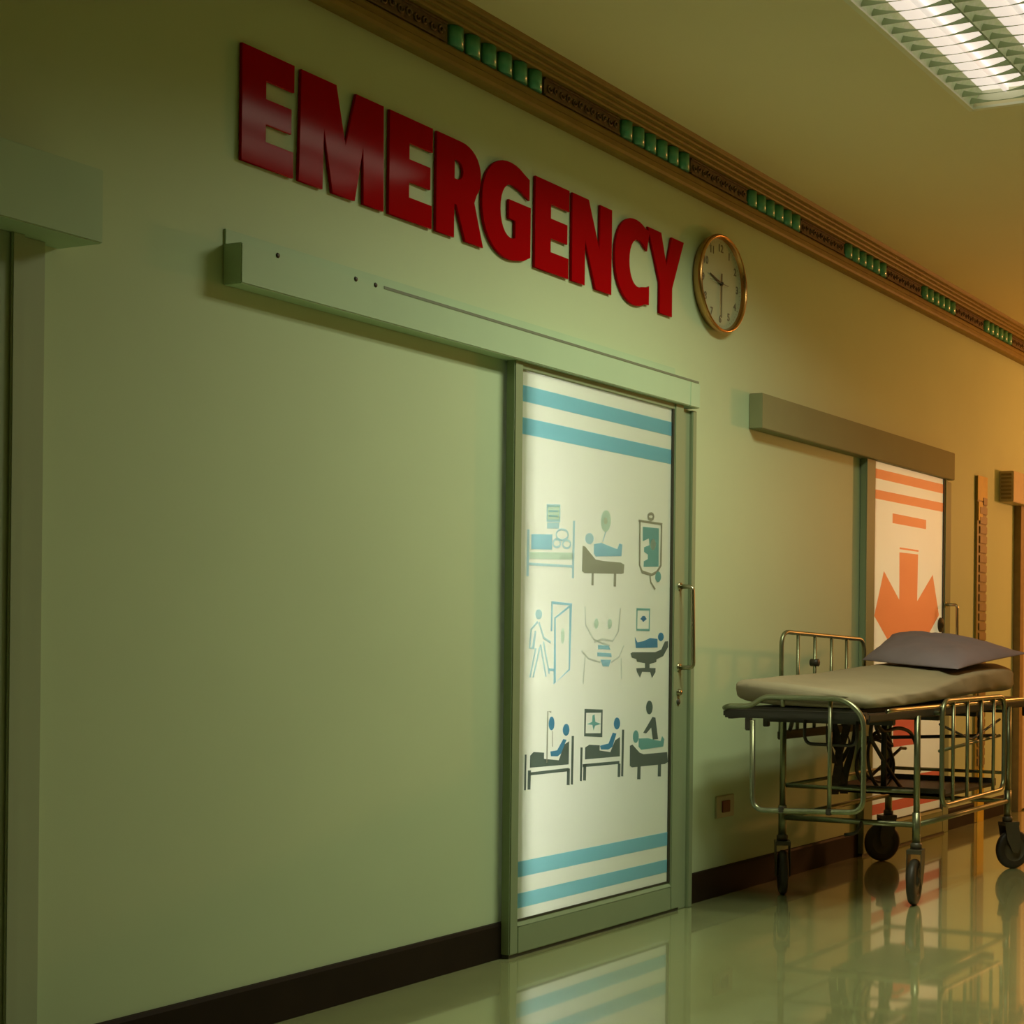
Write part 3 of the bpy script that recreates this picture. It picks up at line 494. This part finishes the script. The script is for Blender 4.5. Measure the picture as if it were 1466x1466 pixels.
# unseen pendant fitting added farther down the corridor for the warm light
pd = empty('unseen_pendant', (12.6, -2.4, ZC)); tag(pd, 'added pendant for the warm light, out of view farther down the corridor', 'added pendant light')
mb = MB(); mb.tube([(12.6, -2.4, 2.52), (12.6, -2.4, ZC)], .008, 8); mb.build('cable', M['dark'], pd)
mb = MB(); mb.lathe([(0, .06), (.05, .06), (.055, 0), (.02, -.0)], (12.6, -2.4, ZC - .06), (0, 0, 1), 20); mb.lathe([(0, .03), (.06, .03), (.062, 0), (.0, 0)], (12.6, -2.4, 2.505), (0, 0, 1), 20); mb.build('canopy', M['gold'], pd)

# ------------------------------------------------------------------ outlet, height strip
ol = empty('wall_outlet', (6.52, 0, .398)); tag(ol, 'small wall outlet with a dark red socket, low on the wall left of the stretcher', 'outlet')
mb = MB(); mb.box(6.435, 6.605, -.009, 0, .348, .448, bev=.003); mb.build('plate', M['plate'], ol)
mb = MB(); mb.box(6.485, 6.558, -.014, -.009, .370, .424, bev=.002); mb.build('socket', M['sock'], ol)
hs = empty('wall_strip', (9.92, 0, 0)); tag(hs, 'tall narrow yellow and brown patterned strip running up the wall right of the orange door', 'wall strip')
mb = MB(); mb.box(9.83, 10.01, -.016, 0, 0, 2.215, bev=.003); mb.build('backing', M['olive'], hs)
mb = MB(); mb.box(9.828, 10.012, -.020, -.016, 2.06, 2.217, bev=.001); mb.build('top_cap', M['yellow'], hs)
mb = MB(); mb.box(9.84, 9.92, -.022, -.016, 1.93, 2.05, bev=.001); mb.build('yellow_tab', M['yellow'], hs)
mb = MB(); mb.box(9.88, 10.004, -.020, -.016, 0.0, .34, bev=.001); mb.build('lower_panel', M['yellow'], hs)
k = 0; z = 0.36
while z < 2.06:
    mb = MB(); mb.box(9.868 if z < 1.98 else 9.93, 10.004, -.024, -.016, z, z + .048, bev=.003); mb.build('plate', M['brown'], hs); z += 0.062; k += 1

# ------------------------------------------------------------------ stretcher
st = empty('hospital_stretcher', (7.2, -.55, 0)); tag(st, 'chrome hospital stretcher on black casters parked along the wall', 'stretcher')
YN, YW, XA, XB, XE, XF = -.878, -.222, 6.67, 7.92, 6.10, 8.36
def tb(name, segs, r, mt='chrome', n=10, parent=None, rad=.04, closed=False):
    mb = MB()
    for sg in segs: mb.tube(fillet(sg, rad, 6, closed) if len(sg) > 2 else sg, r, n, closed=closed)
    return mb.build(name, M[mt], parent or st)
mb = MB(); mb.box(XE - .018, XE + .03, YN - .004, YW - .004, .822, .858, bev=.008); mb.build('end_bumper', M['dark'], st)
mb = MB(); mb.box(XF - .03, XF + .018, YN - .004, YW - .004, .822, .858, bev=.008); mb.build('end_bumper', M['dark'], st)
for y in (YN + .012, YW - .012):
    mb = MB(); mb.box(XE + .03, XF - .03, y - .016, y + .016, .815, .852, bev=.006); mb.build('side_bar', M['dark'], st)
for y in (YN - .028,): tb('grip_rail', [[(6.25, y, .858), (6.30, y - .012, .862), (8.30, y - .012, .862), (8.34, y, .858)]], .009, 'steel')
mb = MB(); mb.box(XE + .08, XF - .10, YN + .05, YW - .05, .842, .866, bev=.004); mb.build('deck', M['dark'], st)
for x in (XE + .35, 7.0, 7.5, 8.0):
    mb = MB(); mb.box(x - .018, x + .018, YN + .02, YW - .02, .79, .822, bev=.003); mb.build('cross_bar', M['dark'], st)
for x in (XA, XB):
    for y in (YN, YW):
        tb('post', [[(x, y, .262), (x, y, .40)]], .019)
        tb('post', [[(x, y, .40), (x, y, .825)]], .0145)
# lower frame and under tray
LZ = .345
tb('lower_frame', [[(XA, YN, LZ), (XA, YW, LZ)], [(XB, YN, LZ), (XB, YW, LZ)], [(XA, YN, LZ), (XB, YN, LZ)], [(XA, YW, LZ), (XB, YW, LZ)]], .0125)
tb('tray_rail', [[(XA + .01, YN, .489), (XA + .01, YW, .489)], [(XB - .01, YN, .489), (XB - .01, YW, .489)], [(XA, YW, .489), (XB, YW, .489)]], .009)
mb = MB(); mb.box(XA + .48, XB - .04, YN + .05, YW - .03, .425, .438); mb.box(XA + .48, XA + .49, YN + .05, YW - .03, .425, .462); mb.box(XB - .05, XB - .04, YN + .05, YW - .03, .425, .462)
mb.box(XA + .48, XB - .04, YW - .04, YW - .03, .425, .462); mb.build('under_tray', M['dark'], st)
tb('foot_pedal', [[(XA - .01, -.62, LZ), (XA - .06, -.62, .30), (XA - .06, -.56, .29)]], .008, 'dark')
# casters
def caster(x, y, yaw):
    c = empty('caster'); c.location = (x, y, 0); c.parent = st; c.matrix_parent_inverse = Matrix.Translation(-Vector(st.location))
    fwv = Vector((math.cos(yaw), math.sin(yaw), 0)); sd = Vector((-fwv.y, fwv.x, 0)); wc = fwv * -.035 + Vector((0, 0, .10))
    def sub(mb_, name, mt):
        o = mb_.build(name, mt); o.parent = c; return o
    w_ = MB(); w_.lathe([(.062, -.019), (.082, -.020), (.094, -.016), (.100, -.007), (.100, .007), (.094, .016), (.082, .020), (.062, .019)], wc, sd, 32); sub(w_, 'wheel', M['rubber'])
    h_ = MB(); h_.lathe([(0, -.022), (.018, -.022), (.024, -.016), (.056, -.013), (.063, -.018)], wc, sd, 24); h_.lathe([(.063, .018), (.056, .013), (.024, .016), (.018, .022), (0, .022)], wc, sd, 24); sub(h_, 'hub', M['hub'])
    f_ = MB()
    for s_ in (-1, 1):
        o_ = sd * (.030 * s_); pl = [fwv * .032 + Vector((0, 0, .222)), fwv * -.050 + Vector((0, 0, .222)), fwv * -.062 + Vector((0, 0, .12)), wc - fwv * .012 - Vector((0, 0, .02)), wc + fwv * .02 - Vector((0, 0, .012)), fwv * .020 + Vector((0, 0, .15))]
        vs = [p + o_ for p in pl] + [p + o_ * 1.12 for p in pl]; n = len(pl)
        f_.add(vs, [tuple(range(n)), tuple(range(2 * n - 1, n - 1, -1))] + [(i, (i + 1) % n, n + (i + 1) % n, n + i) for i in range(n)])
    a0 = [fwv * .034 + sd * .034, fwv * .034 - sd * .034, fwv * -.052 - sd * .034, fwv * -.052 + sd * .034]
    vs = [p + Vector((0, 0, .222)) for p in a0] + [p + Vector((0, 0, .240)) for p in a0]
    f_.add(vs, [(0, 1, 2, 3), (7, 6, 5, 4)] + [(i, (i + 1) % 4, 4 + (i + 1) % 4, 4 + i) for i in range(4)])
    f_.lathe([(.0, .24), (.026, .24), (.026, .262), (.019, .268)], (0, 0, 0), (0, 0, 1), 18); sub(f_, 'fork', M['hub'])
    return c
caster(XA, YN, math.radians(10)); caster(XA, YW, math.radians(32)); caster(XB, YN, math.radians(142)); caster(XB, YW, math.radians(-42))
# foot end loop: hump above the bumper and a U hanging below
x = XE - .035
tb('end_loop', [[(x + .02, -.235, .862), (x, -.262, .871), (x, -.372, .873), (x, -.427, .913), (x, -.80, .913), (x, -.885, .845), (x, -.886, .455), (x, -.382, .44), (x, -.378, .815)]], .0115, rad=.06)
for sg in ([(x + .01, -.73, .455), (x + .01, -.73, .912)], [(x, -.518, .875), (x, -.518, .912)]): tb('end_strut', [sg], .009)
for y in (-.52, -.735):
    mb = MB(); mb.box(x - .014, x + .014, y - .012, y + .012, .437, .462, bev=.003); mb.build('clip', M['rubber'], st)
# near side rail, folded down
y = -.93
nr = tb('side_rail', [[(6.84, y, .885), (7.70, y, .885), (7.70, y, .425), (6.84, y, .415)]], .0115, rad=.07, closed=True)
for xb in (6.98, 7.17, 7.36, 7.54): tb('rail_bar', [[(xb, y, .425), (xb, y, .885)]], .0085, parent=nr)
tb('rail_bar', [[(6.86, y + .02, .66), (7.69, y + .02, .69)]], .008, parent=nr); tb('rail_bar', [[(6.86, y + .02, .78), (7.28, y + .02, .69), (7.69, y + .02, .77)]], .006, 'dark', parent=nr)
for xx in (6.87, 7.66): tb('rail_pivot', [[(xx, YN + .01, .83), (xx, y, .83)]], .011, parent=nr)
# wall side rail, raised
y = YW + .035
wr = tb('side_rail', [[(6.712, y, .73), (6.712, y, 1.190), (7.66, y, 1.158), (7.66, y, .71)]], .0105, rad=.07)
for i, xb in enumerate((6.886, 7.07, 7.26, 7.44)):
    tb('rail_bar', [[(xb, y, .71), (xb, y, 1.188 - (xb - 6.7) * .034)]], .0085, parent=wr)
mb = MB(); mb.lathe([(0, -.02), (.018, -.02), (.018, .02), (0, .02)], (7.07, y, 1.045), (0, 1, 0), 14); mb.build('knob', M['rubber'], wr)
mb = MB(); mb.box(6.70, 7.67, y - .012, y + .012, .695, .735, bev=.004); mb.build('rail_base', M['dark'], wr)
for xx in (6.80, 7.60): tb('rail_pivot', [[(xx, YW, .84), (xx, y, .72)]], .010, 'dark', parent=wr)
# wall side lowered second rail seen through the frame, crank rods
tb('crank_rod', [[(7.19, -.50, .82), (7.19, -.50, .42)]], .014, 'dark'); tb('crank_rod', [[(7.05, -.50, .80), (7.02, -.50, .70), (7.30, -.50, .50), (7.42, -.50, .43)]], .010, 'dark')
tb('crank_rod', [[(6.42, -.45, .83), (6.42, -.45, .70), (6.42, -.70, .70), (6.42, -.70, .83)]], .0075, 'dark')
tb('deck_brace', [[(7.60, YW, .66), (7.85, YN + .04, .68)], [(7.62, YN + .05, .66), (7.62, YN + .05, .82)]], .009, 'dark')
for (xx, yy) in ((6.18, -.30), (8.25, YN + .02), (6.5, YW)):
    mb = MB(); mb.box(xx - .014, xx + .014, yy - .012, yy + .012, .765, .83, bev=.003); mb.build('hook', M['dark'], st)

# coiled hose hanging below the deck
pts = []
for i in range(90):
    a = i / 90 * 2 * PI * 2.6 + .6; r = .115 + .016 * math.sin(i * .31); pts.append((7.27 + math.cos(a) * r * 1.25, -.46 + .018 * math.sin(i * .17) + i * .0006, .575 + math.sin(a) * r * (1 + .12 * math.sin(i * .11))))
pts = [(7.16, -.46, .80), (7.18, -.46, .745), (7.22, -.46, .70)] + pts + [(7.52, -.43, .60), (7.60, -.42, .615), (7.66, -.42, .61)]
sp = [Vector(p) for p in pts]
mb = MB(); mb.tube(sp, .0085, 8); tag(mb.build('coiled_hose', M['hose']), 'dark coiled hose hanging under the middle of the stretcher', 'hose')
pts = [(7.02, -.52, .79), (7.12, -.52, .72), (7.34, -.52, .735), (7.50, -.52, .70), (7.58, -.52, .60), (7.60, -.52, .50)]
mb = MB(); mb.tube(fillet(pts, .09, 8), .009, 8); tag(mb.build('bent_hose', M['hose']), 'single dark hose arching beside the coil under the stretcher', 'hose')
# dark strap bundle hanging
sb = empty('strap_bundle', (6.98, -.36, .80)); tag(sb, 'dark brown webbing straps bundled and hanging under the stretcher near its wall side', 'strap')
for j in range(6):
    mb = MB(); ox = 6.92 + j * .028; oy = -.34 - .02 * (j % 3); vs = []; N = 15
    for i in range(N):
        t = i / (N - 1); z = .82 - t * (.24 + .05 * ((j * 7) % 4)); xx = ox + .03 * math.sin(t * 6 + j) * t; yy = oy + .022 * math.sin(t * 5 + j * 2)
        a = j * .7 + t * 1.6; dx, dy = math.cos(a) * .019, math.sin(a) * .019; nx, ny = -math.sin(a) * .002, math.cos(a) * .002
        vs += [(xx - dx - nx, yy - dy - ny, z), (xx + dx - nx, yy + dy - ny, z), (xx + dx + nx, yy + dy + ny, z), (xx - dx + nx, yy - dy + ny, z)]
    fs = [(i * 4 + k, i * 4 + (k + 1) % 4, i * 4 + 4 + (k + 1) % 4, i * 4 + 4 + k) for i in range(N - 1) for k in range(4)] + [(0, 1, 2, 3), (N * 4 - 1, N * 4 - 2, N * 4 - 3, N * 4 - 4)]
    mb.add(vs, fs); mb.build('strap', M['black_web'], sb)

# mattress under its sheet
def smooth(a, b_, t): t = max(0, min(1, (t - a) / (b_ - a))); return t * t * (3 - 2 * t)
mb = MB(); NX, NC = 90, 56; rings = []
for i in range(NX + 1):
    t = i / NX; x = 6.17 + t * 1.86
    e = min(t, 1 - t) * 1.86; rnd = min(1, e / .05); sh = (1 - (1 - rnd) ** 2) ** .5
    sN = smooth(6.35, 7.95, x); ring = []
    for k in range(NC):
        a = 2 * PI * k / NC; c_, s_ = math.cos(a), math.sin(a); pw = .38
        yy = math.copysign(abs(c_) ** pw, c_); zz = math.copysign(abs(s_) ** pw, s_)
        hw = .318 * (.94 + .06 * sh); y = -.555 + yy * hw; wv = (yy + 1) / 2        # wv 0 near side, 1 wall side
        zt_ = (.922 + .118 * sN) * (1 - wv) + (.992 + .060 * sN) * wv
        zb_ = (.866 + .030 * sN) * (1 - wv) + (.872 + .035 * sN) * wv + (.035 * max(0, wv - .6) * (1 - smooth(6.17, 6.5, x)))
        mid = (zt_ + zb_) / 2; hh_ = (zt_ - zb_) / 2 * (.55 + .45 * sh)
        z = mid + zz * hh_
        nz = noise.noise(Vector((x * 1.8, y * 3.1, 2))) * .009
        fold = noise.noise(Vector((x * 2.2 + y * 3, z * 26 + x * 5.5, 7))) * .011 + noise.noise(Vector((x * 7, z * 12, 3))) * .003
        if s_ > .1: z += nz + .007 * math.sin(y * 34 + x * 3.5 + 3 * noise.noise(Vector((x, y * 2, 1)))) * smooth(.0, .5, abs(noise.noise(Vector((x * 1.3, y * 2, 9)))))
        if abs(c_) > .45: y += math.copysign(fold + .004, c_)
        xx = x
        if i in (0, 1, 2): xx += .014 * noise.noise(Vector((y * 9, z * 14, 4)))
        ring.append((xx, y, max(z, .8675)))
    rings.append(ring)
vs = [p for r in rings for p in r]
fs = [(i * NC + k, i * NC + (k + 1) % NC, (i + 1) * NC + (k + 1) % NC, (i + 1) * NC + k) for i in range(NX) for k in range(NC)]
mb.add(vs, fs + [tuple(range(NC)), tuple(range(NX * NC + NC - 1, NX * NC - 1, -1))], 0, True)
tag(mb.build('mattress', M['sheet']), 'thin mattress under a rumpled pale beige sheet lying on the stretcher', 'mattress')
# pillow: four drawn-out corners, puffed middle, leaning up towards the head end
cFW, cHW, cHN, cFN = Vector((7.60, -.20, 1.055)), Vector((8.02, -.19, 1.188)), Vector((8.08, -.93, 1.095)), Vector((7.25, -.85, 1.022))
mb = MB(); NU, NV = 40, 40
def pil(u, v, sgn):
    U, V = (u + 1) / 2, (v + 1) / 2        # U foot to head, V wall to near
    p = (cFW * (1 - U) + cHW * U) * (1 - V) + (cFN * (1 - U) + cHN * U) * V
    pin = .035
    p += Vector((1, 0, 0)) * (-u) * (pin if u > 0 else -.05) * (1 - v * v) * abs(u) + Vector((0, 1, 0)) * v * pin * (1 - u * u) * abs(v) * .7
    th = (max(0, 1 - abs(u) ** 2.6) * max(0, 1 - abs(v) ** 2.6)) ** .55
    nz = noise.noise(Vector((u * 2.3, v * 2.1, 1.5))) * .016 + noise.noise(Vector((u * 5, v * 7, 4))) * .006
    crease = -.020 * math.exp(-((v - .62 - .25 * u) / .10) ** 2) * smooth(-.2, .6, u)
    return p + Vector((0, 0, 1)) * (th * (.080 + nz + crease) if sgn > 0 else -th * .008)
vs = []
for sgn in (1, -1):
    for i in range(NU + 1):
        for j in range(NV + 1): vs.append(pil(math.sin(PI / 2 * (-1 + 2 * i / NU)), math.sin(PI / 2 * (-1 + 2 * j / NV)), sgn))
q = (NU + 1) * (NV + 1)
fs = [(o_ + i * (NV + 1) + j, o_ + (i + 1) * (NV + 1) + j, o_ + (i + 1) * (NV + 1) + j + 1, o_ + i * (NV + 1) + j + 1) for o_ in (0, q) for i in range(NU) for j in range(NV)]
mb.add(vs, fs, 0, True); tag(mb.build('pillow', M['pillow']), 'grey-mauve pillow lying across the head end of the mattress', 'pillow')
